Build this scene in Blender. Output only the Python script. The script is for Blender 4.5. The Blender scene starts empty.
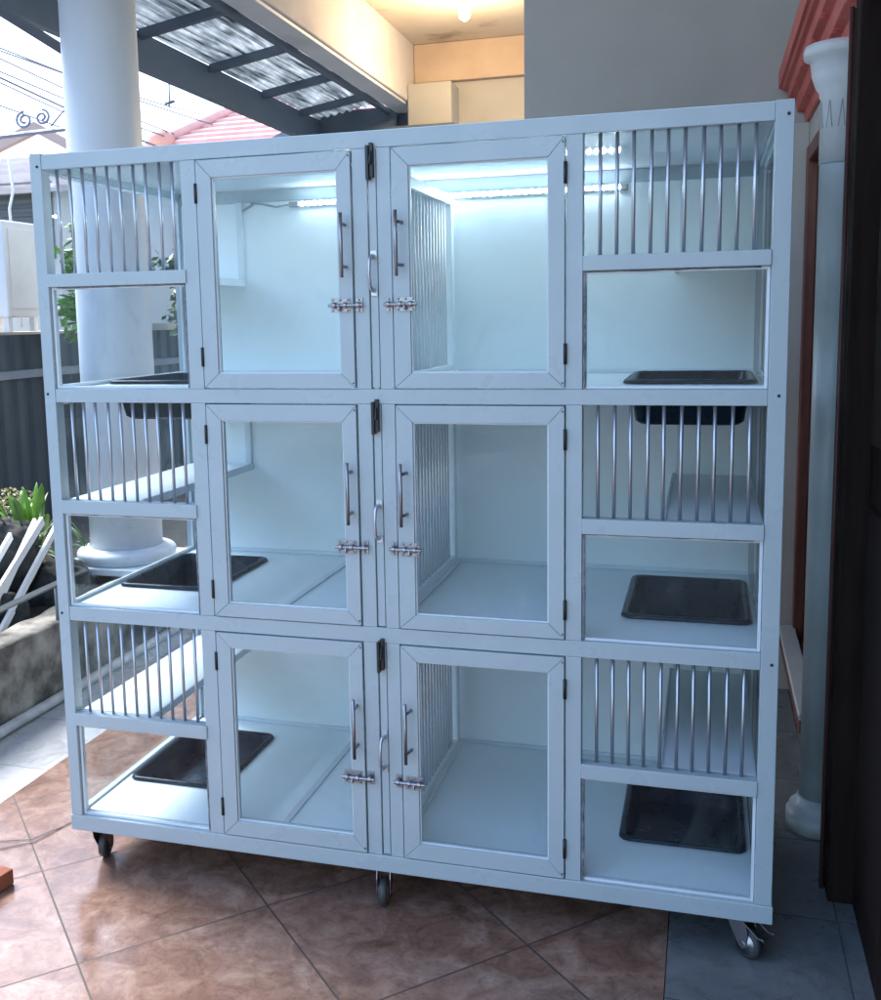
import bpy, bmesh, math, random
from mathutils import Vector, Matrix
random.seed(7)
S = bpy.context.scene
COL = S.collection
R = math.radians

# ------------------------------------------------------------------ camera
cam_d = bpy.data.cameras.new('camera'); cam = bpy.data.objects.new('camera', cam_d); COL.objects.link(cam)
rt = Vector((0.96046605, 0.27776365, -0.01877042)); up = Vector((-0.0186228, 0.13137433, 0.9911579)); fw = Vector((-0.27777358, 0.95162395, -0.13135332))
M = Matrix((rt, up, -fw)).transposed().to_4x4(); M.translation = Vector((1.6975, -2.3706, 1.4134))
cam.matrix_world = M
cam_d.sensor_fit = 'VERTICAL'; cam_d.sensor_height = 24; cam_d.sensor_width = 24
cam_d.lens = 24 * 1.0302; cam_d.shift_x = 0.0334; cam_d.shift_y = -0.0452
cam_d.clip_start = 0.05; cam_d.clip_end = 600
S.camera = cam

# ------------------------------------------------------------------ sky, sun, exposure
SUN_EL, SUN_AZ = 52.0, -62.0          # azimuth measured from +y towards +x
w = bpy.data.worlds.new('World'); S.world = w; w.use_nodes = True
nt = w.node_tree; nt.nodes.clear()
wo = nt.nodes.new('ShaderNodeOutputWorld'); bg = nt.nodes.new('ShaderNodeBackground'); sky = nt.nodes.new('ShaderNodeTexSky')
sky.sky_type = 'NISHITA'; sky.sun_disc = False; sky.sun_elevation = R(SUN_EL); sky.sun_rotation = R(SUN_AZ)
sky.air_density = 1.2; sky.dust_density = 2.0; sky.ozone_density = 3.0
hs = nt.nodes.new('ShaderNodeHueSaturation'); hs.inputs['Saturation'].default_value = 1.05
nt.links.new(sky.outputs[0], hs.inputs['Color']); nt.links.new(hs.outputs[0], bg.inputs['Color']); nt.links.new(bg.outputs[0], wo.inputs[0])
bg.inputs['Strength'].default_value = 0.15
sd = bpy.data.lights.new('sun', 'SUN'); sun = bpy.data.objects.new('sun', sd); COL.objects.link(sun)
sd.energy = 1.5; sd.angle = R(25); sd.color = (1.0, 0.97, 0.93)
d = Vector((math.cos(R(SUN_EL)) * math.sin(R(SUN_AZ)), math.cos(R(SUN_EL)) * math.cos(R(SUN_AZ)), math.sin(R(SUN_EL))))
sun.rotation_euler = (-d).to_track_quat('-Z', 'Y').to_euler(); sun.location = d * 20
S.view_settings.view_transform = 'Standard'; S.view_settings.look = 'None'
S.view_settings.exposure = 2.28; S.view_settings.gamma = 1.0
S.render.engine = 'CYCLES'
S.cycles.use_denoising = True; S.cycles.max_bounces = 10; S.cycles.diffuse_bounces = 5; S.cycles.glossy_bounces = 4
S.cycles.transparent_max_bounces = 32; S.cycles.sample_clamp_indirect = 6.0
S.cycles.caustics_reflective = False; S.cycles.caustics_refractive = False

# ------------------------------------------------------------------ materials
def ramp(nt, fac, stops):
    r = nt.nodes.new('ShaderNodeValToRGB'); nt.links.new(fac, r.inputs[0])
    e = r.color_ramp.elements
    e[0].position, e[0].color = stops[0][0], (*stops[0][1], 1)
    e[1].position, e[1].color = stops[-1][0], (*stops[-1][1], 1)
    for p, c in stops[1:-1]:
        n = e.new(p); n.color = (*c, 1)
    return r.outputs[0]

def noise(nt, scale, detail=4, rough=0.55, stretch=None, coord='Object', dist=0.0):
    tc = nt.nodes.new('ShaderNodeTexCoord'); src = tc.outputs[coord]
    if stretch:
        mp = nt.nodes.new('ShaderNodeMapping'); mp.inputs['Scale'].default_value = stretch
        nt.links.new(src, mp.inputs[0]); src = mp.outputs[0]
    n = nt.nodes.new('ShaderNodeTexNoise'); n.inputs['Scale'].default_value = scale
    n.inputs['Detail'].default_value = detail; n.inputs['Roughness'].default_value = rough
    n.inputs['Distortion'].default_value = dist
    nt.links.new(src, n.inputs['Vector']); return n.outputs['Fac']

def mat(name, stops, scale=6, rough=0.5, metal=0.0, detail=4, stretch=None, bump=0.0, bscale=None, spec=0.5, coat=0.0, roughvar=0.0, dist=0.0):
    m = bpy.data.materials.new(name); m.use_nodes = True; nt = m.node_tree
    b = nt.nodes['Principled BSDF']
    if len(stops) == 3 and not hasattr(stops[0], '__len__'):
        c = stops; stops = [(0.3, tuple(v * 0.93 for v in c)), (0.7, tuple(min(1, v * 1.05) for v in c))]
    f = noise(nt, scale, detail, stretch=stretch, dist=dist)
    nt.links.new(ramp(nt, f, stops), b.inputs['Base Color'])
    b.inputs['Roughness'].default_value = rough; b.inputs['Metallic'].default_value = metal
    b.inputs['Specular IOR Level'].default_value = spec; b.inputs['Coat Weight'].default_value = coat
    if roughvar:
        f2 = noise(nt, scale * 1.7, 5)
        mr = nt.nodes.new('ShaderNodeMapRange'); mr.inputs['From Min'].default_value = 0.3; mr.inputs['From Max'].default_value = 0.7
        mr.inputs['To Min'].default_value = max(0.02, rough - roughvar); mr.inputs['To Max'].default_value = rough + roughvar
        nt.links.new(f2, mr.inputs[0]); nt.links.new(mr.outputs[0], b.inputs['Roughness'])
    if bump:
        bn = nt.nodes.new('ShaderNodeBump'); bn.inputs['Strength'].default_value = bump; bn.inputs['Distance'].default_value = 0.01
        nt.links.new(noise(nt, bscale or scale * 4, 6, stretch=stretch), bn.inputs['Height']); nt.links.new(bn.outputs[0], b.inputs['Normal'])
    return m

def glass_mat(name, tint, film=0.009):
    m = bpy.data.materials.new(name); m.use_nodes = True; nt = m.node_tree; nt.nodes.clear()
    o = nt.nodes.new('ShaderNodeOutputMaterial'); tr = nt.nodes.new('ShaderNodeBsdfTransparent'); gl = nt.nodes.new('ShaderNodeBsdfGlossy')
    df = nt.nodes.new('ShaderNodeBsdfDiffuse'); df.inputs[0].default_value = (0.75, 0.8, 0.85, 1)
    tr.inputs[0].default_value = (*tint, 1); gl.inputs['Roughness'].default_value = 0.02
    lw = nt.nodes.new('ShaderNodeLayerWeight'); lw.inputs[0].default_value = 0.5      # Schlick reflectance, the same from both faces
    pw = nt.nodes.new('ShaderNodeMath'); pw.operation = 'POWER'; nt.links.new(lw.outputs['Facing'], pw.inputs[0]); pw.inputs[1].default_value = 5
    fr = nt.nodes.new('ShaderNodeMath'); fr.operation = 'MULTIPLY_ADD'; nt.links.new(pw.outputs[0], fr.inputs[0]); fr.inputs[1].default_value = 0.9; fr.inputs[2].default_value = 0.015
    m1 = nt.nodes.new('ShaderNodeMixShader'); m2 = nt.nodes.new('ShaderNodeMixShader')
    # smears and dust on the pane
    f = ramp(nt, noise(nt, 5, 8, 0.65, dist=0.6), [(0.52, (0.0,) * 3), (0.78, (film * 4,) * 3)])
    nt.links.new(fr.outputs[0], m1.inputs[0]); nt.links.new(tr.outputs[0], m1.inputs[1]); nt.links.new(gl.outputs[0], m1.inputs[2])
    nt.links.new(f, m2.inputs[0]); nt.links.new(m1.outputs[0], m2.inputs[1]); nt.links.new(df.outputs[0], m2.inputs[2])
    nt.links.new(m2.outputs[0], o.inputs[0]); return m

def emit(name, col, strength):
    m = bpy.data.materials.new(name); m.use_nodes = True; nt = m.node_tree; nt.nodes.clear()
    o = nt.nodes.new('ShaderNodeOutputMaterial'); e = nt.nodes.new('ShaderNodeEmission')
    e.inputs[0].default_value = (*col, 1); e.inputs[1].default_value = strength; nt.links.new(e.outputs[0], o.inputs[0]); return m

ALU = mat('white_aluminium', [(0.22, (0.35, 0.41, 0.45)), (0.34, (0.385, 0.475, 0.515)), (0.7, (0.41, 0.50, 0.54))], 7, 0.33, detail=12, bump=0.05, bscale=45, roughvar=0.10)
BEAD = mat('glazing_bead', (0.66, 0.74, 0.80), 8, 0.35)
PANEL = mat('white_panel', [(0.3, (0.76, 0.87, 0.90)), (0.7, (0.79, 0.89, 0.915))], 2.2, 0.30)
CEILP = mat('glossy_ceiling_panel', (0.66, 0.74, 0.79), 2, 0.04)
CHROME = mat('brushed_chrome', (0.50, 0.54, 0.60), 3, 0.30, metal=0.85)
CHROMED = mat('dull_chrome', (0.34, 0.34, 0.36), 60, 0.3, metal=1.0, bump=0.1)
STEELB = mat('partition_bar_paint', (0.62, 0.67, 0.70), 20, 0.35, metal=0.3)
BLACKP = mat('black_plastic', (0.012, 0.013, 0.016), 20, 0.35)
TRAYM = mat('tray_plastic', [(0.35, (0.003, 0.012, 0.023)), (0.7, (0.006, 0.019, 0.034))], 14, 0.30, bump=0.02, bscale=60, roughvar=0.06, spec=0.2)
RUBBER = mat('rubber', (0.02, 0.02, 0.022), 30, 0.6)
TYRE = mat('grey_rubber', (0.05, 0.052, 0.055), 30, 0.5)
GLASS = glass_mat('clear_glass', (0.975, 0.99, 0.993))
GLASSD = glass_mat('dusty_glass', (0.94, 0.97, 0.985), 0.035)
SILIC = mat('grey_silicone', (0.30, 0.31, 0.33), 30, 0.6)
SEALD = mat('dirty_sealant', [(0.35, (0.10, 0.11, 0.13)), (0.65, (0.28, 0.30, 0.33))], 60, 0.7)
LED = emit('led_emission', (0.78, 0.90, 1.0), 34.0)
BULB = emit('bulb_emission', (1.0, 0.62, 0.14), 9.0)

def floor_mat(name, stops, tile, rot, off, grout, gw, rough, bump=0.06, scale=5.0):
    """Tiled floor: tiles of side 'tile', grout lines, clouded tile pattern with veins."""
    m = bpy.data.materials.new(name); m.use_nodes = True; nt = m.node_tree; b = nt.nodes['Principled BSDF']; L = nt.links.new
    tc = nt.nodes.new('ShaderNodeTexCoord'); sep = nt.nodes.new('ShaderNodeSeparateXYZ'); L(tc.outputs['Object'], sep.inputs[0])
    def mth(op, a, b_=None):
        n = nt.nodes.new('ShaderNodeMath'); n.operation = op
        for i, v in enumerate((a, b_)):
            if v is None: continue
            if isinstance(v, (int, float)): n.inputs[i].default_value = v
            else: L(v, n.inputs[i])
        return n.outputs[0]
    c, s = math.cos(rot), math.sin(rot)
    u = mth('ADD', mth('MULTIPLY', sep.outputs[0], c), mth('MULTIPLY', sep.outputs[1], s))
    v = mth('ADD', mth('MULTIPLY', sep.outputs[0], s), mth('MULTIPLY', sep.outputs[1], -c))
    u = mth('DIVIDE', mth('SUBTRACT', u, off[0]), tile[0]); v = mth('DIVIDE', mth('SUBTRACT', v, off[1]), tile[1])
    fu, fv = mth('FLOOR', u), mth('FLOOR', v)
    du = mth('MULTIPLY', mth('ABSOLUTE', mth('SUBTRACT', mth('ABSOLUTE', mth('SUBTRACT', u, mth('ROUND', u))), 0.0)), tile[0])
    dv = mth('MULTIPLY', mth('ABSOLUTE', mth('SUBTRACT', v, mth('ROUND', v))), tile[1])
    g = mth('LESS_THAN', mth('MINIMUM', du, dv), gw)
    cb = nt.nodes.new('ShaderNodeCombineXYZ'); L(fu, cb.inputs[0]); L(fv, cb.inputs[1])
    wn = nt.nodes.new('ShaderNodeTexWhiteNoise'); L(cb.outputs[0], wn.inputs[0])
    # offset the pattern per tile
    va = nt.nodes.new('ShaderNodeVectorMath'); va.operation = 'MULTIPLY_ADD'
    L(wn.outputs['Color'], va.inputs[0]); va.inputs[1].default_value = (30, 30, 30); L(tc.outputs['Object'], va.inputs[2])
    def nz(sc, det, ro, di):
        n = nt.nodes.new('ShaderNodeTexNoise'); n.inputs['Scale'].default_value = sc; n.inputs['Detail'].default_value = det
        n.inputs['Roughness'].default_value = ro; n.inputs['Distortion'].default_value = di; L(va.outputs[0], n.inputs['Vector']); return n.outputs['Fac']
    base = ramp(nt, nz(scale, 9, 0.62, 1.2), stops)
    vein = ramp(nt, nz(scale * 3.2, 8, 0.75, 2.0), [(0.38, (0.70, 0.66, 0.63)), (0.5, (1, 1, 1)), (0.66, (1.15, 1.13, 1.12))])
    mx = nt.nodes.new('ShaderNodeMix'); mx.data_type = 'RGBA'; mx.blend_type = 'MULTIPLY'; mx.inputs['Factor'].default_value = 0.75
    L(base, mx.inputs['A']); L(vein, mx.inputs['B'])
    hv = nt.nodes.new('ShaderNodeHueSaturation'); L(mx.outputs['Result'], hv.inputs['Color'])
    L(mth('ADD', mth('MULTIPLY', wn.outputs['Value'], 0.16), 0.92), hv.inputs['Value'])
    mg = nt.nodes.new('ShaderNodeMix'); mg.data_type = 'RGBA'; L(g, mg.inputs['Factor']); L(hv.outputs[0], mg.inputs['A']); mg.inputs['B'].default_value = (*grout, 1)
    L(mg.outputs['Result'], b.inputs['Base Color'])
    rr = mth('ADD', mth('MULTIPLY', nz(scale * 1.5, 6, 0.6, 0.5), 0.25), rough - 0.12)
    rr = mth('ADD', rr, mth('MULTIPLY', g, 0.5)); L(rr, b.inputs['Roughness'])
    bn = nt.nodes.new('ShaderNodeBump'); bn.inputs['Strength'].default_value = bump; bn.inputs['Distance'].default_value = 0.01
    L(mth('SUBTRACT', nz(scale * 5, 5, 0.6, 0.0), mth('MULTIPLY', g, 1.2)), bn.inputs['Height']); L(bn.outputs[0], b.inputs['Normal'])
    return m

TERRA = floor_mat('terracotta_tiles', [(0.28, (0.12, 0.068, 0.051)), (0.45, (0.20, 0.118, 0.088)), (0.58, (0.26, 0.168, 0.13)), (0.75, (0.34, 0.25, 0.205))],
                  (0.4876, 0.4876), R(45), (-0.0855, -0.5122), (0.055, 0.042, 0.038), 0.0026, 0.17, 0.03, 8.0)
GREYT = floor_mat('grey_tiles', [(0.3, (0.125, 0.14, 0.15)), (0.7, (0.18, 0.195, 0.205))], (0.41, 0.41), 0.0, (1.63, -0.25), (0.06, 0.065, 0.07), 0.0022, 0.28, 0.03, 3.0)
GREYL = floor_mat('pale_grey_tiles', [(0.3, (0.34, 0.36, 0.38)), (0.7, (0.44, 0.46, 0.48))], (0.40, 0.41), 0.0, (-0.467, 0.28), (0.14, 0.145, 0.15), 0.0018, 0.30, 0.03, 3.0)
CONC = mat('stained_concrete', [(0.36, (0.035, 0.036, 0.032)), (0.46, (0.12, 0.115, 0.10)), (0.56, (0.26, 0.25, 0.22)), (0.72, (0.42, 0.41, 0.37))], 5.5, 0.85, detail=9, bump=0.5, bscale=25)
OCHRE = mat('orange_beam_tone', [(0.3, (0.46, 0.35, 0.27)), (0.7, (0.56, 0.45, 0.36))], 3, 0.85, detail=7, bump=0.15)  # orange tone, used on the far cross beam only
PLAST = mat('grey_plaster', [(0.28, (0.36, 0.355, 0.335)), (0.5, (0.43, 0.425, 0.405)), (0.75, (0.49, 0.485, 0.465))], 1.0, 0.8, detail=9, bump=0.2, bscale=14)
BEAMM = mat('painted_beam', [(0.30, (0.44, 0.41, 0.40)), (0.48, (0.56, 0.53, 0.52)), (0.72, (0.62, 0.60, 0.59))], 1.6, 0.85, detail=8, bump=0.15, bscale=8)
COLM = mat('white_column_paint', [(0.28, (0.48, 0.52, 0.56)), (0.42, (0.62, 0.66, 0.70)), (0.7, (0.69, 0.73, 0.76))], 2.2, 0.5, detail=7, stretch=(1, 1, 0.35), bump=0.06, bscale=9)
CEILC = mat('stained_ceiling', [(0.30, (0.28, 0.22, 0.17)), (0.42, (0.60, 0.54, 0.46)), (0.7, (0.68, 0.63, 0.56))], 1.5, 0.85, detail=9, bump=0.2, bscale=7)
STEEL = mat('canopy_steel', (0.10, 0.135, 0.18), 6, 0.5)
REDM = mat('red_painted_moulding', [(0.3, (0.52, 0.10, 0.08)), (0.7, (0.62, 0.16, 0.13))], 5, 0.55, detail=6, bump=0.12, bscale=25)
TEAL = mat('pilaster_paint', [(0.35, (0.30, 0.36, 0.38)), (0.5, (0.42, 0.49, 0.51)), (0.65, (0.47, 0.54, 0.56))], 2.6, 0.4, detail=6, bump=0.1, bscale=12)
PILW = mat('pilaster_capital_paint', [(0.3, (0.52, 0.54, 0.54)), (0.7, (0.62, 0.64, 0.63))], 5, 0.55, bump=0.15, bscale=25)
CREAM = mat('cream_wall_paint', [(0.3, (0.46, 0.45, 0.41)), (0.7, (0.54, 0.53, 0.49))], 2, 0.7, bump=0.05)
DARKW = mat('dark_stained_wood', [(0.3, (0.012, 0.007, 0.006)), (0.7, (0.024, 0.014, 0.011))], 5, 0.7, stretch=(6, 6, 0.5), bump=0.1, spec=0.15)
BRNW = mat('red_brown_wood', [(0.3, (0.13, 0.042, 0.030)), (0.7, (0.22, 0.075, 0.052))], 8, 0.45, stretch=(5, 5, 0.6), bump=0.15)
WPLAS = mat('white_enamel', (0.80, 0.81, 0.82), 4, 0.45)
PIPEM = mat('dirty_white_pipe', [(0.35, (0.34, 0.35, 0.35)), (0.65, (0.60, 0.61, 0.61))], 9, 0.5, detail=8)
SOIL = mat('soil', [(0.3, (0.018, 0.015, 0.012)), (0.7, (0.05, 0.042, 0.034))], 12, 0.95, bump=0.8, bscale=30)
FENCEM = mat('fence_sheet_paint', [(0.3, (0.022, 0.032, 0.042)), (0.55, (0.040, 0.054, 0.068)), (0.75, (0.060, 0.076, 0.090))], 1.8, 0.6, detail=7, stretch=(1, 1, 0.4), bump=0.05)
FENCEB = mat('fence_band_paint', (0.20, 0.22, 0.25), 5, 0.6)
ROCK = mat('dark_rock', [(0.3, (0.012, 0.014, 0.014)), (0.55, (0.03, 0.034, 0.034)), (0.75, (0.075, 0.08, 0.08))], 5, 0.9, detail=8, bump=0.7, bscale=14)
LEAFG = mat('bright_leaf', [(0.3, (0.09, 0.22, 0.03)), (0.7, (0.24, 0.44, 0.08))], 9, 0.4)
LEAFD = mat('pale_leaf', [(0.3, (0.05, 0.11, 0.035)), (0.7, (0.12, 0.20, 0.08))], 9, 0.45)
FLOWR = mat('cream_flower', [(0.3, (0.40, 0.38, 0.16)), (0.7, (0.62, 0.60, 0.36))], 20, 0.6)
GROUND = mat('asphalt_ground', [(0.3, (0.14, 0.14, 0.135)), (0.7, (0.22, 0.22, 0.21))], 1.5, 0.9, bump=0.3)
HOUSEW = mat('cream_house_render', (0.55, 0.50, 0.42), 1, 0.85, bump=0.1)
HOUSEP = mat('pale_house_render', (0.62, 0.62, 0.60), 1, 0.85)
TILER = mat('red_roof_tiles', [(0.3, (0.66, 0.36, 0.32)), (0.7, (0.76, 0.45, 0.41))], 3, 0.8, bump=0.3, bscale=10)
TILEP = mat('faded_roof_tiles', [(0.3, (0.48, 0.42, 0.39)), (0.7, (0.60, 0.54, 0.51))], 3, 0.8, bump=0.3, bscale=10)
TILEO = mat('orange_ridge_cap', (0.70, 0.33, 0.25), 4, 0.7)
LOUV = mat('louvre_grey', (0.16, 0.19, 0.21), 6, 0.6)
BARGE = mat('bargeboard_pink', (0.50, 0.36, 0.31), 4, 0.7)
WIREM = mat('cable_black', (0.14, 0.14, 0.17), 4, 0.6)
IRON = mat('wrought_iron_grey', (0.26, 0.27, 0.36), 6, 0.5)
BRICK = mat('brick_red', [(0.3, (0.22, 0.07, 0.04)), (0.7, (0.34, 0.13, 0.08))], 12, 0.85, bump=0.5, bscale=40)
SCREW = mat('dark_screw', (0.02, 0.02, 0.025), 30, 0.5)

def sheet_mat():
    m = bpy.data.materials.new('dirty_corrugated_sheet'); m.use_nodes = True; nt = m.node_tree; nt.nodes.clear(); L = nt.links.new
    o = nt.nodes.new('ShaderNodeOutputMaterial'); df = nt.nodes.new('ShaderNodeBsdfDiffuse'); tl = nt.nodes.new('ShaderNodeBsdfTranslucent'); mx = nt.nodes.new('ShaderNodeMixShader')
    c1 = ramp(nt, noise(nt, 9, 10, 0.62, stretch=(6.0, 0.22, 1), dist=0.0), [(0.33, (0.07, 0.075, 0.08)), (0.42, (0.38, 0.41, 0.42)), (0.58, (0.70, 0.73, 0.74))])
    c2 = ramp(nt, noise(nt, 3, 6, 0.6), [(0.35, (0.55, 0.58, 0.60)), (0.65, (1, 1, 1))])
    mm = nt.nodes.new('ShaderNodeMix'); mm.data_type = 'RGBA'; mm.blend_type = 'MULTIPLY'; mm.inputs['Factor'].default_value = 1.0
    L(c1, mm.inputs['A']); L(c2, mm.inputs['B'])
    L(mm.outputs['Result'], df.inputs[0]); L(mm.outputs['Result'], tl.inputs[0]); mx.inputs[0].default_value = 0.6
    L(df.outputs[0], mx.inputs[1]); L(tl.outputs[0], mx.inputs[2]); L(mx.outputs[0], o.inputs[0]); return m
SHEET = sheet_mat()

# ------------------------------------------------------------------ helpers
def add_box(bm, x0, x1, y0, y1, z0, z1):
    vs = [bm.verts.new((x, y, z)) for x in (x0, x1) for y in (y0, y1) for z in (z0, z1)]
    for f in ((0, 1, 3, 2), (4, 6, 7, 5), (0, 4, 5, 1), (2, 3, 7, 6), (0, 2, 6, 4), (1, 5, 7, 3)):
        bm.faces.new([vs[i] for i in f])
    return vs

def add_tube(bm, pts, rad, n=10, closed=False, flat=False):
    pts = [Vector(p) for p in pts]; rings = []
    rads = rad if hasattr(rad, '__len__') else [rad] * len(pts)
    prev = None
    for i, p in enumerate(pts):
        if closed: t = pts[(i + 1) % len(pts)] - pts[i - 1]
        else: t = pts[min(i + 1, len(pts) - 1)] - pts[max(i - 1, 0)]
        t.normalize()
        if prev is None:
            a = Vector((0, 0, 1)) if abs(t.z) < 0.9 else Vector((1, 0, 0))
            u = t.cross(a).normalized()
        else:
            u = (prev - t * prev.dot(t)).normalized()
        prev = u; v = t.cross(u)
        rings.append([bm.verts.new(p + (u * math.cos(2 * math.pi * k / n) + v * math.sin(2 * math.pi * k / n)) * rads[i]) for k in range(n)])
    m = len(rings)
    for i in range(m if closed else m - 1):
        a, b = rings[i], rings[(i + 1) % m]
        for k in range(n):
            f = bm.faces.new((a[k], a[(k + 1) % n], b[(k + 1) % n], b[k])); f.smooth = not flat
    if not closed:
        bm.faces.new(rings[0][::-1]); bm.faces.new(rings[-1])

def add_lathe(bm, prof, c, n=48, axis='z', smooth=True):
    rings = []
    for r, h in prof:
        ring = []
        for k in range(n):
            a = 2 * math.pi * k / n
            if axis == 'z': p = (c[0] + r * math.cos(a), c[1] + r * math.sin(a), c[2] + h)
            elif axis == 'x': p = (c[0] + h, c[1] + r * math.cos(a), c[2] + r * math.sin(a))
            else: p = (c[0] + r * math.cos(a), c[1] + h, c[2] + r * math.sin(a))
            ring.append(bm.verts.new(p))
        rings.append(ring)
    for a, b in zip(rings, rings[1:]):
        for k in range(n):
            f = bm.faces.new((a[k], a[(k + 1) % n], b[(k + 1) % n], b[k])); f.smooth = smooth
    bm.faces.new(rings[0][::-1]); bm.faces.new(rings[-1])

def add_prism(bm, poly, h0, h1, axis='y'):
    """poly in the plane across 'axis', extruded from h0 to h1."""
    def P(a, b, h):
        return (a, h, b) if axis == 'y' else ((h, a, b) if axis == 'x' else (a, b, h))
    A = [bm.verts.new(P(a, b, h0)) for a, b in poly]; B = [bm.verts.new(P(a, b, h1)) for a, b in poly]
    n = len(poly)
    for i in range(n): bm.faces.new((A[i], A[(i + 1) % n], B[(i + 1) % n], B[i]))
    bm.faces.new(A[::-1]); bm.faces.new(B)

def obj(name, bm, m, parent=None, bevel=0.0, seg=2, loc=None):
    bmesh.ops.recalc_face_normals(bm, faces=bm.faces[:])
    me = bpy.data.meshes.new(name); bm.to_mesh(me); bm.free()
    me.materials.append(m)
    o = bpy.data.objects.new(name, me); COL.objects.link(o)
    if parent: o.parent = parent; o.matrix_parent_inverse = Matrix.Translation(-parent.location) if parent.type == 'EMPTY' else Matrix()
    if bevel:
        b = o.modifiers.new('bevel', 'BEVEL'); b.width = bevel; b.segments = seg; b.limit_method = 'ANGLE'; b.angle_limit = R(40)
    return o

def box(name, ext, m, parent=None, bevel=0.0015):
    bm = bmesh.new(); add_box(bm, *ext); return obj(name, bm, m, parent, bevel)

def tag(o, label, cat, group=None):
    o['label'] = label; o['category'] = cat
    if group: o['group'] = group
    return o

def struct(o): o['kind'] = 'structure'; return o

def thing(name, label, cat, loc=(0, 0, 0), group=None):
    o = bpy.data.objects.new(name, None); COL.objects.link(o); o.location = loc; o.empty_display_size = 0.1
    return tag(o, label, cat, group)

# ================================================================== SETTING
FZ = -0.115
bm = bmesh.new(); add_box(bm, -200, 200, -200, 200, -0.6, -0.30); struct(obj('ground', bm, GROUND))
def sheet(name, x0, x1, y0, y1, z, m, t=0.12):
    bm = bmesh.new(); add_box(bm, x0, x1, y0, y1, z - t, z); return struct(obj(name, bm, m))
sheet('porch_floor', -0.467, 1.630, -2.75, 7.2, FZ, TERRA, 0.185)
sheet('grey_floor_right', 1.632, 3.6, -9, 3.6, FZ - 0.001, GREYT, 0.184)
sheet('grey_floor_left', -0.90, -0.469, -9, 7.2, FZ - 0.001, GREYL, 0.184)
sheet('garden_bed', -2.55, -1.13, 0.6, 7.2, 0.14, SOIL, 0.44)

sheet('grey_floor_front', -0.467, 1.630, -9, -2.752, FZ - 0.001, GREYT, 0.184)
# ceiling of the porch, a real slab
bm = bmesh.new(); add_box(bm, -0.90, 3.6, -1.5, 7.2, 3.86, 4.05); struct(obj('ceiling', bm, CEILC))

# concrete beam over the open side
bm = bmesh.new(); add_box(bm, -1.10, -0.902, -1.5, 7.16, 3.33, 4.05)
bmo = obj('concrete_beam', bm, BEAMM, None, 0.012)
box('beam_lip', (-1.112, -0.925, -1.5, 7.16, 3.305, 3.3292), COLM, bmo, 0.003)
tag(bmo, 'long pale concrete beam running above the white round column', 'beam')
# cross beam and infill wall at the far end
t = thing('end_wall', 'far stained wall with a thick cross beam under the light bulb', 'wall', (0.0, 7.1, FZ))
bm = bmesh.new(); add_box(bm, -0.90, 0.9, 6.98, 7.16, 3.52, 3.858); obj('cross_beam', bm, OCHRE, t, 0.01)
bm = bmesh.new(); add_box(bm, -0.90, 0.9, 7.05, 7.19, FZ, 3.518); obj('wall_panel', bm, PLAST, t)
bm = bmesh.new(); add_box(bm, -0.90, -0.50, 6.75, 7.048, FZ, 3.47); obj('wall_pier', bm, PLAST, t, 0.01)
# grey wall behind the cage
bm = bmesh.new(); add_box(bm, 0.963, 3.6, 1.94, 2.09, FZ, 3.858)
tag(obj('back_wall', bm, PLAST, None, 0.006), 'plain grey plastered wall rising behind the right half of the cage', 'wall')
# house wall on the right, with window
t = thing('side_wall', 'dim house wall with a red brown window frame right of the cage', 'wall', (2.055, 1.4, FZ))
XW = 2.055
bm = bmesh.new()
add_box(bm, XW, 2.25, 1.925, 1.938, FZ, 3.858)
add_box(bm, XW, 2.25, 0.42, 0.88, FZ, 3.858)
add_box(bm, XW, 2.25, 0.882, 1.923, 2.03, 3.858); add_box(bm, XW, 2.25, 0.882, 1.923, FZ, 0.05)
add_box(bm, XW, 2.25, -0.75, 0.418, 2.52, 3.858); add_box(bm, XW, 2.25, -7.5, -0.752, FZ, 3.858)
obj('wall', bm, CREAM, t)
bm = bmesh.new()
for e in ((XW - 0.010, 2.12, 1.862, 1.920, 0.055, 2.025), (XW - 0.010, 2.12, 0.885, 0.95, 0.055, 2.025), (XW - 0.008, 2.118, 0.952, 1.860, 1.97, 2.025), (XW - 0.008, 2.118, 0.952, 1.860, 0.055, 0.12)):
    add_box(bm, *e)
wf = obj('window_frame', bm, BRNW, t, 0.004)
WG = glass_mat('window_glass', (0.20, 0.26, 0.25), 0.10)
box('window_pane', (2.08, 2.086, 0.951, 1.861, 0.121, 1.969), WG, wf, 0)
box('inner_curtain', (2.20, 2.21, 0.89, 1.92, 0.06, 2.02), CREAM, wf, 0)
bm = bmesh.new(); add_box(bm, 1.995, XW - 0.001, 0.92, 1.90, 0.10, 0.145); sl = obj('window_sill', bm, BRNW, t, 0.004)
box('sill_top', (1.993, XW - 0.001, 0.918, 1.90, 0.1455, 0.165), PILW, sl, 0.003)
bm = bmesh.new(); add_box(bm, 1.905, XW - 0.0005, 1.925, 1.9385, FZ, 2.12); obj('corner_pilaster', bm, CREAM, t, 0.002)
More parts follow.
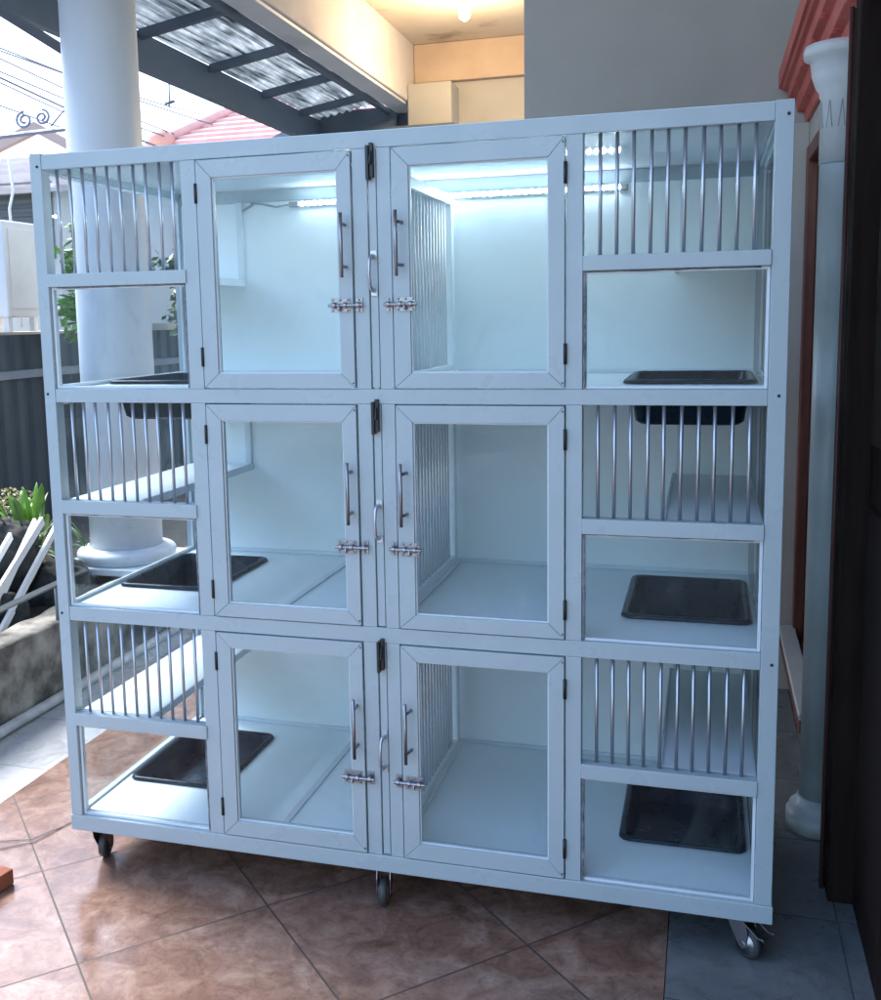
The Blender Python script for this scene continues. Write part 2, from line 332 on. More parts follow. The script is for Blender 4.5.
# dark door leaf further towards the viewer
t = thing('dark_door', 'very dark stained wooden door at the far right edge', 'door', (2.08, -0.1, FZ))
bm = bmesh.new(); add_box(bm, 2.085, 2.13, -0.75, 0.335, FZ, 2.45)
for (a, b, c, e) in ((-0.65, -0.25, 0.05, 0.95), (-0.65, -0.25, 1.1, 2.25), (-0.15, 0.25, 0.05, 0.95), (-0.15, 0.25, 1.1, 2.25)):
    add_box(bm, 2.072, 2.086, a, b, c, e)
obj('door_leaf', bm, DARKW, t, 0.004)
bm = bmesh.new(); add_box(bm, 2.025, 2.15, 0.337, 0.417, FZ, 2.52); add_box(bm, 2.04, 2.15, -0.75, 0.335, 2.452, 2.52); obj('door_frame', bm, DARKW, t, 0.004)
bm = bmesh.new(); add_tube(bm, [(2.031, 0.421, FZ), (2.031, 0.421, 2.13)], 0.009, 8); add_tube(bm, [(2.016, 0.405, FZ), (2.016, 0.405, 2.13)], 0.006, 8)
obj('door_moulding', bm, mat('dull_brown_wood', (0.075, 0.034, 0.030), 9, 0.5), t)

# red cornice along the wall
bm = bmesh.new()
prof = [(1.940, 2.252), (1.940, 2.315), (1.955, 2.33), (1.955, 2.37), (2.054, 2.40), (2.054, 2.125), (2.040, 2.125), (2.036, 2.160), (2.008, 2.168), (2.002, 2.205), (1.976, 2.212), (1.972, 2.240), (1.956, 2.243), (1.952, 2.252)]
add_prism(bm, prof, -1.2, 1.936, 'y')
for k in range(11):
    y = -1.0 + k * 0.29
    for dy in (0.0, 0.03): add_box(bm, 2.0075, 2.034, y + dy, y + dy + 0.007, 2.1605, 2.168)
    for dy in (0.0, 0.03): add_box(bm, 1.9765, 2.000, y + dy, y + dy + 0.007, 2.2035, 2.212)
tag(obj('red_cornice', bm, REDM, None, 0.003), 'red painted stepped cornice above the grey green pilaster', 'cornice')
# pilaster
t = thing('pilaster', 'round pilaster with flared white capital and grey green shaft right of the cage', 'column', (2.035, 0.755, FZ))
cx, cy = 2.035, 0.755
bm = bmesh.new(); add_lathe(bm, [(0.050, 0.10), (0.050, 1.925)], (cx, cy, FZ), 40); obj('shaft', bm, TEAL, t)
bm = bmesh.new(); add_lathe(bm, [(0.052, 1.926), (0.052, 2.10), (0.056, 2.104), (0.056, 2.116), (0.066, 2.13), (0.076, 2.16), (0.082, 2.20), (0.098, 2.207), (0.100, 2.225), (0.096, 2.238)], (cx, cy, FZ), 40)
cp = obj('capital', bm, PILW, t)
bm = bmesh.new()
for a in (196, 232, 268):
    for s in (-1, 1):
        p = Vector((cx + 0.0525 * math.cos(R(a)), cy + 0.0525 * math.sin(R(a)), FZ + 2.09)); q = Vector((cx + 0.0525 * math.cos(R(a + s * 9)), cy + 0.0525 * math.sin(R(a + s * 11)), FZ + 2.02))
        add_tube(bm, [p, q], 0.0013, 6)
obj('flute_mark', bm, SILIC, cp)
bm = bmesh.new(); add_lathe(bm, [(0.085, 0.0), (0.085, 0.05), (0.078, 0.052), (0.076, 0.070), (0.060, 0.078), (0.056, 0.099)], (cx, cy, FZ), 40); obj('base', bm, TEAL, t)

# big round column on the planter
t = thing('round_column', 'thick white round column with a torus base standing outside left of the cage', 'column', (-1.08, 2.10, 0.25))
bm = bmesh.new(); add_lathe(bm, [(0.176, 0.07), (0.176, 1.0), (0.174, 3.08)], (-1.08, 2.10, 0.25), 72); obj('shaft', bm, COLM, t)
bm = bmesh.new()
pr = [(0.222, 0.0), (0.234, 0.008)] + [(0.212 + 0.030 * math.cos(a), 0.035 + 0.028 * math.sin(a)) for a in [R(v) for v in range(-60, 91, 15)]] + [(0.19, 0.066), (0.185, 0.071)]
add_lathe(bm, pr, (-1.08, 2.10, 0.25), 72); obj('torus_base', bm, COLM, t)
bm = bmesh.new(); add_box(bm, -1.34, -0.825, 1.85, 2.36, 0.215, 0.2495); obj('plinth', bm, COLM, t, 0.006)

# concrete planter wall
def rough_box(name, ext, m, cuts, amp, seed):
    bm = bmesh.new(); x0, x1, y0, y1, z0, z1 = ext
    bmesh.ops.create_cube(bm, size=1)
    for v in bm.verts:
        v.co = Vector(((x0 + x1) / 2 + v.co.x * (x1 - x0), (y0 + y1) / 2 + v.co.y * (y1 - y0), (z0 + z1) / 2 + v.co.z * (z1 - z0)))
    for ax in range(3):
        L = (x1 - x0, y1 - y0, z1 - z0)[ax]; n = max(1, int(L / cuts))
        for k in range(1, n):
            co = [0, 0, 0]; co[ax] = (x0, y0, z0)[ax] + L * k / n; no = [0, 0, 0]; no[ax] = 1
            bmesh.ops.bisect_plane(bm, geom=bm.verts[:] + bm.edges[:] + bm.faces[:], plane_co=co, plane_no=no)
    from mathutils import noise as mn
    for v in bm.verts:
        if v.co.z > z0 + 0.01:
            n = mn.noise_vector(v.co * 7 + Vector((seed,) * 3)); v.co += n * amp
    for f in bm.faces: f.smooth = True
    return obj(name, bm, m)
o = rough_box('planter_wall', (-0.99, -0.843, 0.35, 6.9, -0.299, 0.205), CONC, 0.05, 0.012, 3)
tag(o, 'low weathered concrete planter wall with black stains at the left edge', 'wall')
bm = bmesh.new(); add_tube(bm, [(-0.815, y, FZ + 0.021) for y in (0.3, 1.5, 3.0, 5.0, 6.9)], 0.021, 16)
tag(obj('drain_pipe', bm, PIPEM), 'dirty white pipe lying along the foot of the planter wall', 'pipe')

# ------------------------------------------------------------------ canopy outside
t = thing('canopy', 'dark steel canopy with dirty translucent corrugated sheets over the left side', 'canopy', (-1.11, 4.0, 3.4))
def cz(x): return 3.385 + (x + 1.11) * 0.165
bm = bmesh.new(); n = 120; y0, y1 = 1.2, 7.1
xs = [-1.90 + i * (0.79 / 96) for i in range(97)]
prev = None
for x in xs:
    z = cz(x) + 0.045 + 0.011 * math.cos((x + 1.9) * 2 * math.pi / 0.076)
    cur = [bm.verts.new((x, y0, z)), bm.verts.new((x, y1, z))]
    if prev:
        f = bm.faces.new((prev[0], cur[0], cur[1], prev[1])); f.smooth = True
    prev = cur
o = obj('roof_sheet', bm, SHEET, t); sm = o.modifiers.new('solid', 'SOLIDIFY'); sm.thickness = 0.002
ys = [1.95, 2.90, 3.84, 4.83, 5.78, 6.60]
for y in ys:
    bm = bmesh.new(); add_prism(bm, [(-1.105, cz(-1.105) - 0.03), (-1.105, cz(-1.105) + 0.03), (-1.858, cz(-1.858) + 0.03), (-1.858, cz(-1.858) - 0.03)], y - 0.025, y + 0.025, 'y'); obj('rafter', bm, STEEL, t, 0.002)
bm = bmesh.new(); add_box(bm, -1.21, -1.165, 1.2, 7.1, cz(-1.19) - 0.075, cz(-1.19) - 0.032); obj('purlin', bm, STEEL, t, 0.002)
bm = bmesh.new(); add_box(bm, -1.93, -1.86, 1.2, 7.1, 3.055, 3.285); obj('fascia_beam', bm, STEEL, t, 0.003)
bm = bmesh.new(); add_tube(bm, [(-1.90, 1.2, 3.03), (-1.62, 2.10, 2.93), (-1.55, 2.75, 2.80)], 0.03, 4, flat=True); obj('strut', bm, STEEL, t)
bm = bmesh.new(); add_box(bm, -1.928, -1.105, 7.102, 7.16, 3.03, 3.36); add_box(bm, -1.928, -0.905, 7.165, 7.20, 3.0, 3.36); obj('end_purlin', bm, STEEL, t)
bm = bmesh.new(); add_box(bm, -1.10, -0.46, 6.66, 6.70, 3.06, 3.10); obj('angle_bar', bm, STEEL, t)

# ================================================================== THE CAGE
cage = thing('pet_cage', 'large white aluminium pet cage cabinet with six doors, bars and glass on castors', 'pet cage', (0.93, 0.388, FZ))
W, D, H = 1.865, 0.777, 1.85
rows = [(1.2446, 1.8119, 1.5115, 1.5451), (0.6492, 1.2087, 0.9084, 0.9445), (0.0444, 0.6101, 0.3099, 0.3462)]
# posts
for x0, x1 in ((0.0, 0.0334), (1.8265, 1.865)):
    box('post', (x0, x1, 0.0, 0.036, 0.0448, H + 0.004), ALU, cage)
    box('post', (x0, x1, D - 0.036, D, 0.0448, H + 0.004), ALU, cage)
# rails of front, back and sides
for z0, z1, nm in ((1.8119, H, 'top_rail'), (1.2087, 1.2446, 'middle_rail'), (0.6101, 0.6492, 'middle_rail')):
    box(nm, (0.0337, 1.8262, 0.0012, 0.034, z0, z1), ALU, cage)
    box(nm, (0.0337, 1.8262, D - 0.034, D - 0.0012, z0 if nm != 'top_rail' else 1.790, z1 if nm != 'top_rail' else 1.828), ALU, cage)
    for x0, x1 in ((0.0012, 0.032), (1.830, 1.8638)):
        box('side_rail', (x0, x1, 0.0363, D - 0.0363, z0, z1), ALU, cage)
for nm, e in (('bottom_rail', (-0.002, 1.868, -0.002, 0.036, 0.0, 0.0444)), ('bottom_rail', (-0.002, 1.868, D - 0.036, D + 0.002, 0.0, 0.0444)),
              ('bottom_side_rail', (-0.002, 0.034, 0.0363, D - 0.0363, 0.0003, 0.0441)), ('bottom_side_rail', (1.832, 1.868, 0.0363, D - 0.0363, 0.0003, 0.0441)), ('bottom_cross_rail', (0.88, 0.96, 0.0363, D - 0.0363, 0.0003, 0.0380))):
    box(nm, e, ALU, cage, 0.002)
# mullions
for a, b in ((0.431, 0.4715), (0.8818, 0.9186), (0.9425, 0.9764), (1.3882, 1.4252)):
    for z0, z1, s0, s1 in rows:
        box('mullion', (a, b, 0.0015, 0.033, z0 + 0.0003, z1 - 0.0003), ALU, cage)
for a, b in ((0.030, 0.436), (1.4256, 1.8264)):
    for z0, z1, s0, s1 in rows:
        box('sub_rail', (a, b, -0.004, 0.030, s0, s1), ALU, cage)
# centre strips with clips, pull handles and screws
for i, (z0, z1, s0, s1) in enumerate(rows):
    st = box('centre_strip', (0.9212, 0.9402, 0.004, 0.018, z0 + 0.003, z1 - 0.002), ALU, cage)
    zc = z1 + 0.012 if i else z1 + 0.010
    bm = bmesh.new(); add_box(bm, 0.921, 0.9285, -0.016, 0.0036, zc - 0.085, zc - 0.006); add_box(bm, 0.9285, 0.9375, -0.010, 0.0034, zc - 0.079, zc); add_tube(bm, [(0.933, -0.012, zc - 0.02), (0.933, -0.019, zc - 0.05)], 0.003, 8)
    obj('strip_clip', bm, BLACKP, cage, 0.001)
    zc = (1.521, 0.919, 0.326)[i]
    bm = bmesh.new()
    path = [(0.931, 0.004, zc + 0.040), (0.9305, -0.014, zc + 0.040), (0.929, -0.024, zc + 0.030), (0.928, -0.027, zc), (0.929, -0.024, zc - 0.030), (0.9305, -0.014, zc - 0.040), (0.931, 0.004, zc - 0.040)]
    add_tube(bm, path, [0.006, 0.005, 0.0045, 0.004, 0.0045, 0.005, 0.006], 10)
    for s in (-1, 1): add_box(bm, 0.9225, 0.9395, 0.0012, 0.0038, zc + s * 0.044 - 0.010, zc + s * 0.044 + 0.010)
    obj('pull_handle', bm, CHROME, cage, 0.001)
    bm = bmesh.new()
    for x in (0.9265, 0.9345): add_lathe(bm, [(0.0022, 0.0), (0.0022, 0.003), (0.001, 0.004)], (x, 0.0045, z0 + 0.014), 10, 'y')
    obj('strip_screw', bm, SCREW, st)
# frame screws
for x, z in ((0.022, 1.820), (1.853, 1.824), (0.011, 1.231), (1.849, 1.231), (0.011, 0.63), (1.850, 0.625)):
    bm = bmesh.new(); add_lathe(bm, [(0.0035, 0.0), (0.0035, -0.002), (0.0015, -0.003)], (x, 0.0, z), 12, 'y')
    obj('frame_screw', bm, SCREW, cage)

# floors with tray openings
holes = ((0.052, 0.343, 0.237, 0.628), (1.507, 1.808, 0.227, 0.638))
for i, (z0, z1, s0, s1) in enumerate(rows):
    zt = z0 - 0.003 if i < 2 else 0.0475
    th = 0.006 if i < 2 else 0.0027
    bm = bmesh.new()
    xs = [0.034, holes[0][0], holes[0][1], 0.607, 0.6082, holes[1][0], holes[1][1], 1.8288]; ya, yb = (0.0345, D - 0.036)
    cells = [(0.034, 0.052), (0.343, 1.507), (1.808, 1.8288)]
    for a, b in cells: add_box(bm, a, b, ya, yb, zt - th, zt)
    for h in holes:
        add_box(bm, h[0], h[1], ya, h[2], zt - th, zt); add_box(bm, h[0], h[1], h[3], yb, zt - th, zt)
    bmesh.ops.remove_doubles(bm, verts=bm.verts[:], dist=1e-5)
    bmesh.ops.delete(bm, geom=[f for f in bm.faces if abs(f.normal.x) > 0.9 and False], context='FACES')
    fl = obj('floor_panel', bm, PANEL, cage)
    box('floor_joint_strip', (0.603, 0.622, ya + 0.001, yb - 0.001, zt + 0.0005, zt + 0.005), BEAD, cage, 0.001)
    # back skirting profile
    box('skirting_bead', (0.036, 1.826, D - 0.043, D - 0.0365, zt + 0.0005, zt + 0.012), BEAD, cage, 0.001)
# back panel, ceiling panel
box('back_panel', (0.034, 1.826, D - 0.0335, D - 0.010, 0.0448, 1.7895), PANEL, cage, 0)
# middle rail at the back would stand inside the panel, so keep the panel just behind the room face
box('lining_panel', (0.0345, 1.8255, D - 0.0360, D - 0.0342, 0.050, 1.7895), PANEL, cage, 0)
box('ceiling_panel', (0.0335, 1.828, 0.0345, D - 0.0345, 1.829, 1.836), CEILP, cage, 0)
box('top_lid', (0.012, 1.853, 0.012, D - 0.012, 1.8505, 1.853), PANEL, cage, 0)
# light bar and its end caps and wiring
lb = box('light_bar', (0.452, 1.446, D - 0.052, D - 0.040, 1.770, 1.784), PANEL, cage, 0.001)
bm = bmesh.new()
for k in range(48):
    x = 0.462 + k * 0.0208; add_box(bm, x, x + 0.007, D - 0.0545, D - 0.0522, 1.7715, 1.7825)
obj('led_row', bm, LED, lb)
bm = bmesh.new(); add_box(bm, 0.420, 0.451, D - 0.053, D - 0.039, 1.768, 1.785); add_box(bm, 1.447, 1.470, D - 0.053, D - 0.039, 1.768, 1.785); obj('end_cap', bm, SILIC, lb, 0.002)
bm = bmesh.new(); add_tube(bm, [(0.42, D - 0.046, 1.776), (0.38, D - 0.06, 1.770), (0.33, D - 0.055, 1.782), (0.29, D - 0.05, 1.787)], 0.0035, 8); obj('light_cord', bm, SILIC, lb)

# side glass
for x in (0.014, 1.848):
    for z0, z1, s0, s1 in rows:
        bm = bmesh.new(); add_box(bm, x, x + 0.005, 0.0365, D - 0.0365, z0 + 0.001, z1 - 0.001); obj('side_glass', bm, GLASSD if x < 1 else GLASS, cage)
        bm = bmesh.new(); xa = x + 0.0055 if x < 1 else x - 0.0075
        y0, y1 = 0.037, D - 0.037; a0, a1 = z0 + 0.0005, z1 - 0.0005
        for e in ((xa, xa + 0.007, y0, y0 + 0.008, a0, a1), (xa, xa + 0.007, y1 - 0.008, y1, a0, a1), (xa, xa + 0.007, y0 + 0.008, y1 - 0.008, a1 - 0.008, a1), (xa, xa + 0.007, y0 + 0.008, y1 - 0.008, a0, a0 + 0.008)): add_box(bm, *e)
        obj('side_bead', bm, BEAD, cage, 0.001)

# front lower windows: bead + pane
for a, b in ((0.0345, 0.4300), (1.4262, 1.8255)):
    for z0, z1, s0, s1 in rows:
        bm = bmesh.new(); y0, y1, w_ = 0.010, 0.022, 0.007
        e0, e1 = z0 + 0.0005, s0 - 0.0005
        for e in ((a, a + w_, y0, y1, e0, e1), (b - w_, b, y0, y1, e0, e1), (a + w_, b - w_, y0, y1, e1 - w_, e1), (a + w_, b - w_, y0, y1, e0, e0 + w_)): add_box(bm, *e)
        wb = obj('window_bead', bm, BEAD, cage, 0.001)
        box('window_glass', (a + w_ + 0.0005, b - w_ - 0.0005, 0.014, 0.018, e0 + w_, e1 - w_), GLASS, wb, 0)
        # grey sealant smeared along the inside corner
        bm = bmesh.new(); rnd = random.Random(int(a * 100 + z0 * 77))
        xs_ = a + 0.004 if a > 1 else b - 0.004
        pts = [(xs_, 0.0085, e0 + 0.002 + (e1 - e0 - 0.003) * k / 13) for k in range(14)] + [(xs_ + (1 if a > 1 else -1) * ((b - a) * k / 16 + 0.002), 0.0085, e1 - 0.001 - rnd.random() * 0.001) for k in range(0, 16)]
        add_tube(bm, pts, [0.0014 + rnd.random() * 0.0020 for _ in pts], 6); obj('sealant_line', bm, SEALD, wb)

# front bars
for x_first in (0.069, 1.461):
    for z0, z1, s0, s1 in rows:
        for k in range(10):
            x = x_first + k * 0.0367 + random.uniform(-0.0012, 0.0012)
            bm = bmesh.new(); dx = random.uniform(-0.0014, 0.0014)
            add_tube(bm, [(x, 0.018, s1 + 0.0005), (x + dx, 0.018, z1 - 0.0005)], 0.0042, 12); obj('bar', bm, CHROME, cage)

# partition between the two halves
for i, (z0, z1, s0, s1) in enumerate(rows):
    zb = (z0 if i < 2 else 0.0485)
    px0, px1 = 0.930, 0.956
    bm = bmesh.new()
    add_box(bm, px0, px1, 0.0355, 0.715, zb, zb + 0.028); add_box(bm, px0 - 0.004, px1 + 0.010, 0.0355, 0.715, zb - 0.0005, zb + 0.010)
    top = z1 - (0.035 if i == 0 else 0.004)
    add_box(bm, px0, px1, 0.0355, 0.715, top - 0.030, top)
    add_box(bm, px0 + 0.001, px1 + 0.001, 0.6845, 0.716, zb + 0.0282, top - 0.0302)
    add_box(bm, px0 + 0.001, px1 + 0.001, 0.0355, 0.060, zb + 0.0282, top - 0.0302)
    pt = obj('partition', bm, PANEL, cage, 0.0015)
    for k in range(13):
        y = 0.245 + k * 0.0335
        bm = bmesh.new(); add_tube(bm, [((px0 + px1) / 2, y, zb + 0.0285), ((px0 + px1) / 2, y, top - 0.0305)], 0.0055, 10); obj('partition_bar', bm, STEELB, pt)

# shelves: left and right of each row
for i, (z0, z1, s0, s1) in enumerate(rows):
    zs = s1 - 0.002
    for side in (0, 1):
        a, b = ((0.0345, 0.252), (1.612, 1.826))[side]
        bm = bmesh.new(); add_box(bm, a, b, 0.0385, D - 0.0365, zs - 0.012, zs)
        sh = obj('shelf', bm, PANEL, cage, 0.001)
        xe = b if side == 0 else a
        box('shelf_edging', (xe - 0.0015, xe + 0.006, 0.0386, D - 0.0367, zs - 0.018, zs + 0.004) if side == 0 else (xe - 0.006, xe + 0.0015, 0.0386, D - 0.0367, zs - 0.018, zs + 0.004), BEAD, sh, 0.001)
        if side == 0:
            box('wall_strip', (0.236, 0.256, D - 0.050, D - 0.0365, zs + 0.005, z1 - 0.022), BEAD, cage, 0.001)
        else:
            box('wall_strip', (1.616, 1.624, D - 0.042, D - 0.0365, zs + 0.005, z1 - 0.022), BEAD, cage, 0.001)
# small bracket high on the left wall strip
bm = bmesh.new(); add_tube(bm, [(0.258, D - 0.045, 1.765), (0.30, D - 0.055, 1.782)], 0.004, 8); obj('strip_stay', bm, SILIC, cage)

# doors
def make_door(x0, x1, z0, z1, gx0, gx1, gz0, gz1, hinge_left, hz, lz, hinges):
    bm = bmesh.new(); y0, y1 = -0.003, 0.024; g = 0.0005
    fr = [[(x0, z0), (gx0, gz0), (gx0, gz1), (x0, z1)], [(x1, z0), (x1, z1), (gx1, gz1), (gx1, gz0)],
          [(x0 + g, z1), (gx0 + g, gz1), (gx1 - g, gz1), (x1 - g, z1)], [(x0 + g, z0), (x1 - g, z0), (gx1 - g, gz0), (gx0 + g, gz0)]]
    fr[0] = [(x0, z0 + g), (gx0, gz0 + g), (gx0, gz1 - g), (x0, z1 - g)]; fr[1] = [(x1, z0 + g), (x1, z1 - g), (gx1, gz1 - g), (gx1, gz0 + g)]
    for p in fr: add_prism(bm, p, y0, y1, 'y')
    dr = obj('door', bm, ALU, cage, 0.0009)
    bm = bmesh.new(); w_ = 0.0035
    for e in ((gx0 - 0.001, gx0 + w_, 0.004, 0.012, gz0, gz1), (gx1 - w_, gx1 + 0.001, 0.004, 0.012, gz0, gz1), (gx0 + w_, gx1 - w_, 0.004, 0.012, gz0 - 0.001, gz0 + w_), (gx0 + w_, gx1 - w_, 0.004, 0.012, gz1 - w_, gz1 + 0.001)): add_box(bm, *e)
    obj('glazing_bead', bm, BEAD, dr)
    box('glass_pane', (gx0 + w_, gx1 - w_, 0.006, 0.010, gz0 + w_, gz1 - w_), GLASS, dr, 0)
    # bar handle
    hx = 0.862 if hinge_left else 0.997
    sx = 0.862 if hinge_left else 1.004
    bm = bmesh.new(); add_tube(bm, [(hx, -0.033, hz[0]), (hx, -0.033, hz[1])], 0.0045, 12)
    for z in (hz[0] + 0.026, hz[1] - 0.026): add_tube(bm, [(hx, -0.033, z), (sx, -0.003, z)], 0.0042, 10)
    obj('handle', bm, CHROMED, dr)
    # barrel bolt
    bm = bmesh.new(); zc = lz
    if hinge_left: plate = (0.823, 0.871); keep = (0.8845, 0.902); d_ = 1
    else: plate = (0.988, 1.034); keep = (0.961, 0.9765); d_ = -1
    add_box(bm, plate[0], plate[1], -0.0056, -0.0032, zc - 0.017, zc + 0.017)
    add_box(bm, keep[0], keep[1], -0.0014, 0.0013, zc - 0.017, zc + 0.017)
    xa, xb = (0.818, 0.906) if hinge_left else (0.958, 1.040)
    add_tube(bm, [(xa, -0.011, zc), (xb, -0.011, zc)], 0.0042, 12)
    for x in (plate[0] + 0.010, plate[1] - 0.010): add_tube(bm, [(x - 0.004, -0.011, zc), (x + 0.004, -0.011, zc)], 0.0075, 12)
    kx = sum(keep) / 2; add_tube(bm, [(kx - 0.004, -0.009, zc), (kx + 0.004, -0.009, zc)], 0.0078, 12)
    xm = sum(plate) / 2; add_tube(bm, [(xm, -0.012, zc), (xm, -0.019, zc - 0.012)], 0.0035, 10)
    for x in (plate[0] + 0.005, plate[1] - 0.005, xm, kx):
        for s in (-1, 1): add_lathe(bm, [(0.003, 0), (0.003, -0.0015), (0.001, -0.003)], (x, -0.0056 if x != kx else -0.0014, zc + s * 0.0125), 8, 'y')
    obj('bolt', bm, CHROMED, dr, 0.0006)
    for z in hinges:
        bm = bmesh.new(); x = (x0 - 0.002) if hinge_left else (x1 + 0.0018)
        add_tube(bm, [(x, -0.0035, z - 0.024), (x, -0.0035, z + 0.024)], 0.0042, 10); obj('hinge', bm, BLACKP, dr)
    bm = bmesh.new(); xs_ = x1 - 0.004 if hinge_left else x1 - 0.004
    for z in (z0 + 0.012, z1 - 0.012): add_lathe(bm, [(0.0022, 0), (0.0022, -0.0012)], (xs_, -0.003, z), 8, 'y')
    obj('corner_screw', bm, SCREW, dr)
    return dr
GZ = [(1.283, 1.766), (0.688, 1.165), (0.089, 0.568)]
HZ = [(1.512, 1.663), (0.914, 1.068), (0.313, 0.468)]
LZ = [1.447, 0.853, 0.252]
HNG = [(1.729, 1.326), (1.129, 0.724), (0.530, 0.126)]
for i, (z0, z1, s0, s1) in enumerate(rows):
    make_door(0.4755, 0.8785, z0 + 0.003, z1 - 0.003, 0.5155, 0.8430, *GZ[i], True, HZ[i], LZ[i], HNG[i])
    make_door(0.9795, 1.3848, z0 + 0.003, z1 - 0.003, 1.0210, 1.3480, *GZ[i], False, HZ[i], LZ[i], HNG[i])

# castors
def castor(x, y, ang, metal, brake):
    c = Matrix.Translation((x, y, 0)) @ Matrix.Rotation(R(ang), 4, 'Z')
    def fin(name, bm, m, parent, bev=0.001):
        bmesh.ops.transform(bm, matrix=c, verts=bm.verts[:]); return obj(name, bm, m, parent, bev)
    bm = bmesh.new()
    add_box(bm, -0.028, 0.028, -0.024, 0.024, -0.0045, -0.0005)
    add_lathe(bm, [(0.020, -0.016), (0.022, -0.010), (0.018, -0.0048)], (0, 0, 0), 24)
    for s in (-1, 1):
        y0 = s * 0.0175
        poly = [(-0.026, -0.017), (0.022, -0.017), (0.032, -0.040), (0.031, -0.080), (0.020, -0.088), (0.008, -0.082), (-0.018, -0.042)]
        add_prism(bm, poly, y0 - 0.0015, y0 + 0.0015, 'y')
    add_box(bm, -0.024, 0.022, -0.016, 0.016, -0.019, -0.0162)
    fk = fin('castor', bm, metal, cage)
    bm = bmesh.new(); add_lathe(bm, [(0.030, -0.011), (0.0365, -0.008), (0.0375, 0), (0.0365, 0.008), (0.030, 0.011)], (0.020, 0, FZ + 0.0377), 36, 'y'); wh = fin('wheel', bm, TYRE, fk, 0)
    bm = bmesh.new(); add_lathe(bm, [(0.008, -0.020), (0.010, -0.0135), (0.027, -0.0125), (0.028, -0.0112), (0.028, 0.0112), (0.027, 0.0125), (0.010, 0.0135), (0.008, 0.020)], (0.020, 0, FZ + 0.0377), 30, 'y'); fin('hub', bm, metal, fk, 0)
    if brake:
        bm = bmesh.new()
        add_prism(bm, [(-0.002, -0.018), (0.030, -0.026), (0.062, -0.042), (0.078, -0.040), (0.077, -0.036), (0.062, -0.0385), (0.030, -0.022), (-0.002, -0.014)], -0.0215, -0.0195, 'y')
        add_prism(bm, [(-0.002, -0.018), (0.030, -0.026), (0.062, -0.042), (0.078, -0.040), (0.077, -0.036), (0.062, -0.0385), (0.030, -0.022), (-0.002, -0.014)], 0.0195, 0.0215, 'y')
        add_box(bm, 0.058, 0.078, -0.0194, 0.0194, -0.043, -0.0395)
        fin('brake_pedal', bm, metal, fk)
castor(0.055, 0.060, 100, BLACKP, False)
castor(0.905, 0.060, -80, CHROMED, False)
castor(1.800, 0.055, -38, CHROMED, True)
for x, a in ((0.055, 60), (0.905, 20), (1.800, 120)): castor(x, D - 0.06, a, BLACKP, False)

# ================================================================== TRAYS
def rrect(x0, x1, y0, y1, r, n=6):
    P = []
    for cx_, cy_, a0 in ((x1 - r, y1 - r, 0), (x0 + r, y1 - r, 90), (x0 + r, y0 + r, 180), (x1 - r, y0 + r, 270)):
        for k in range(n + 1): a = R(a0 + 90 * k / n); P.append((cx_ + r * math.cos(a), cy_ + r * math.sin(a)))
    return P
def tray(x0, x1, y0, y1, z, label):
    bm = bmesh.new(); rings = []
    spec = [(-0.012, 0.0045, 0.028), (-0.014, 0.0015, 0.030), (-0.014, 0.0005, 0.030), (-0.010, 0.008, 0.028), (-0.002, 0.009, 0.024), (0.004, 0.004, 0.022), (0.018, -0.095, 0.03), (0.028, -0.103, 0.03)]
    for off, dz, r in spec[2:]:
        rings.append([bm.verts.new((px, py, z + dz)) for px, py in rrect(x0 + off, x1 - off, y0 + off, y1 - off, r)])
    for a, b in zip(rings, rings[1:]):
        n = len(a)
        for k in range(n): f = bm.faces.new((a[k], a[(k + 1) % n], b[(k + 1) % n], b[k])); f.smooth = True
    bm.faces.new(rings[-1])
    o = obj('litter_tray', bm, TRAYM); sm = o.modifiers.new('solid', 'SOLIDIFY'); sm.thickness = 0.0025; sm.offset = -1
    return tag(o, label, 'litter tray', 'dark litter trays sunk into the cage floors')
NM = (('top', 'left'), ('middle', 'left'), ('bottom', 'left'), ('top', 'right'), ('middle', 'right'), ('bottom', 'right'))
for side in (0, 1):
    h = holes[side]
    for i in range(3):
        z0 = rows[i][0]; zt = (z0 - 0.003 if i < 2 else 0.0475) + 0.0026
        words = ('top floor', 'middle floor', 'bottom floor')[i]
        tr = tray(h[0] + 0.004, h[1] - 0.004, h[2] + 0.004, h[3] - 0.004, zt, 'dark litter tray sunk in the %s on the %s side of the cage' % (words, ('left', 'right')[side]))
        if i == 2:   # shallow tray in the bottom floor, clear of the tiles
            for v in tr.data.vertices:
                if v.co.z < zt - 0.02: v.co.z = zt - 0.072
            
# ================================================================== GARDEN, LEFT
def slat(name, p, q, wdt, th, m, label, cat, group=None):
    p, q = Vector(p), Vector(q); bm = bmesh.new(); t_ = (q - p).normalized(); side = t_.cross(Vector((1, 0.3, 0))).normalized(); n = t_.cross(side).normalized()
    vs = []
    for c in (p, q):
        for a, b in ((-1, -1), (1, -1), (1, 1), (-1, 1)): vs.append(bm.verts.new(c + side * wdt / 2 * a + n * th / 2 * b))
    for k in range(4): bm.faces.new((vs[k], vs[(k + 1) % 4], vs[4 + (k + 1) % 4], vs[4 + k]))
    bm.faces.new(vs[:4][::-1]); bm.faces.new(vs[4:])
    return tag(obj(name, bm, m, None, 0.001), label, cat, group)
G = 'white aluminium strips leaning in the planter'
slat('aluminium_strip', (-1.04, 0.79, 0.14), (-1.17, 1.56, 0.54), 0.042, 0.014, WPLAS, 'white aluminium strip leaning in the planter, the steepest left one behind the dark gap', 'metal strip', G)
slat('aluminium_strip', (-1.04, 0.90, 0.14), (-1.20, 1.55, 0.535), 0.040, 0.014, WPLAS, 'middle white aluminium strip meeting another at its tip in the planter', 'metal strip', G)
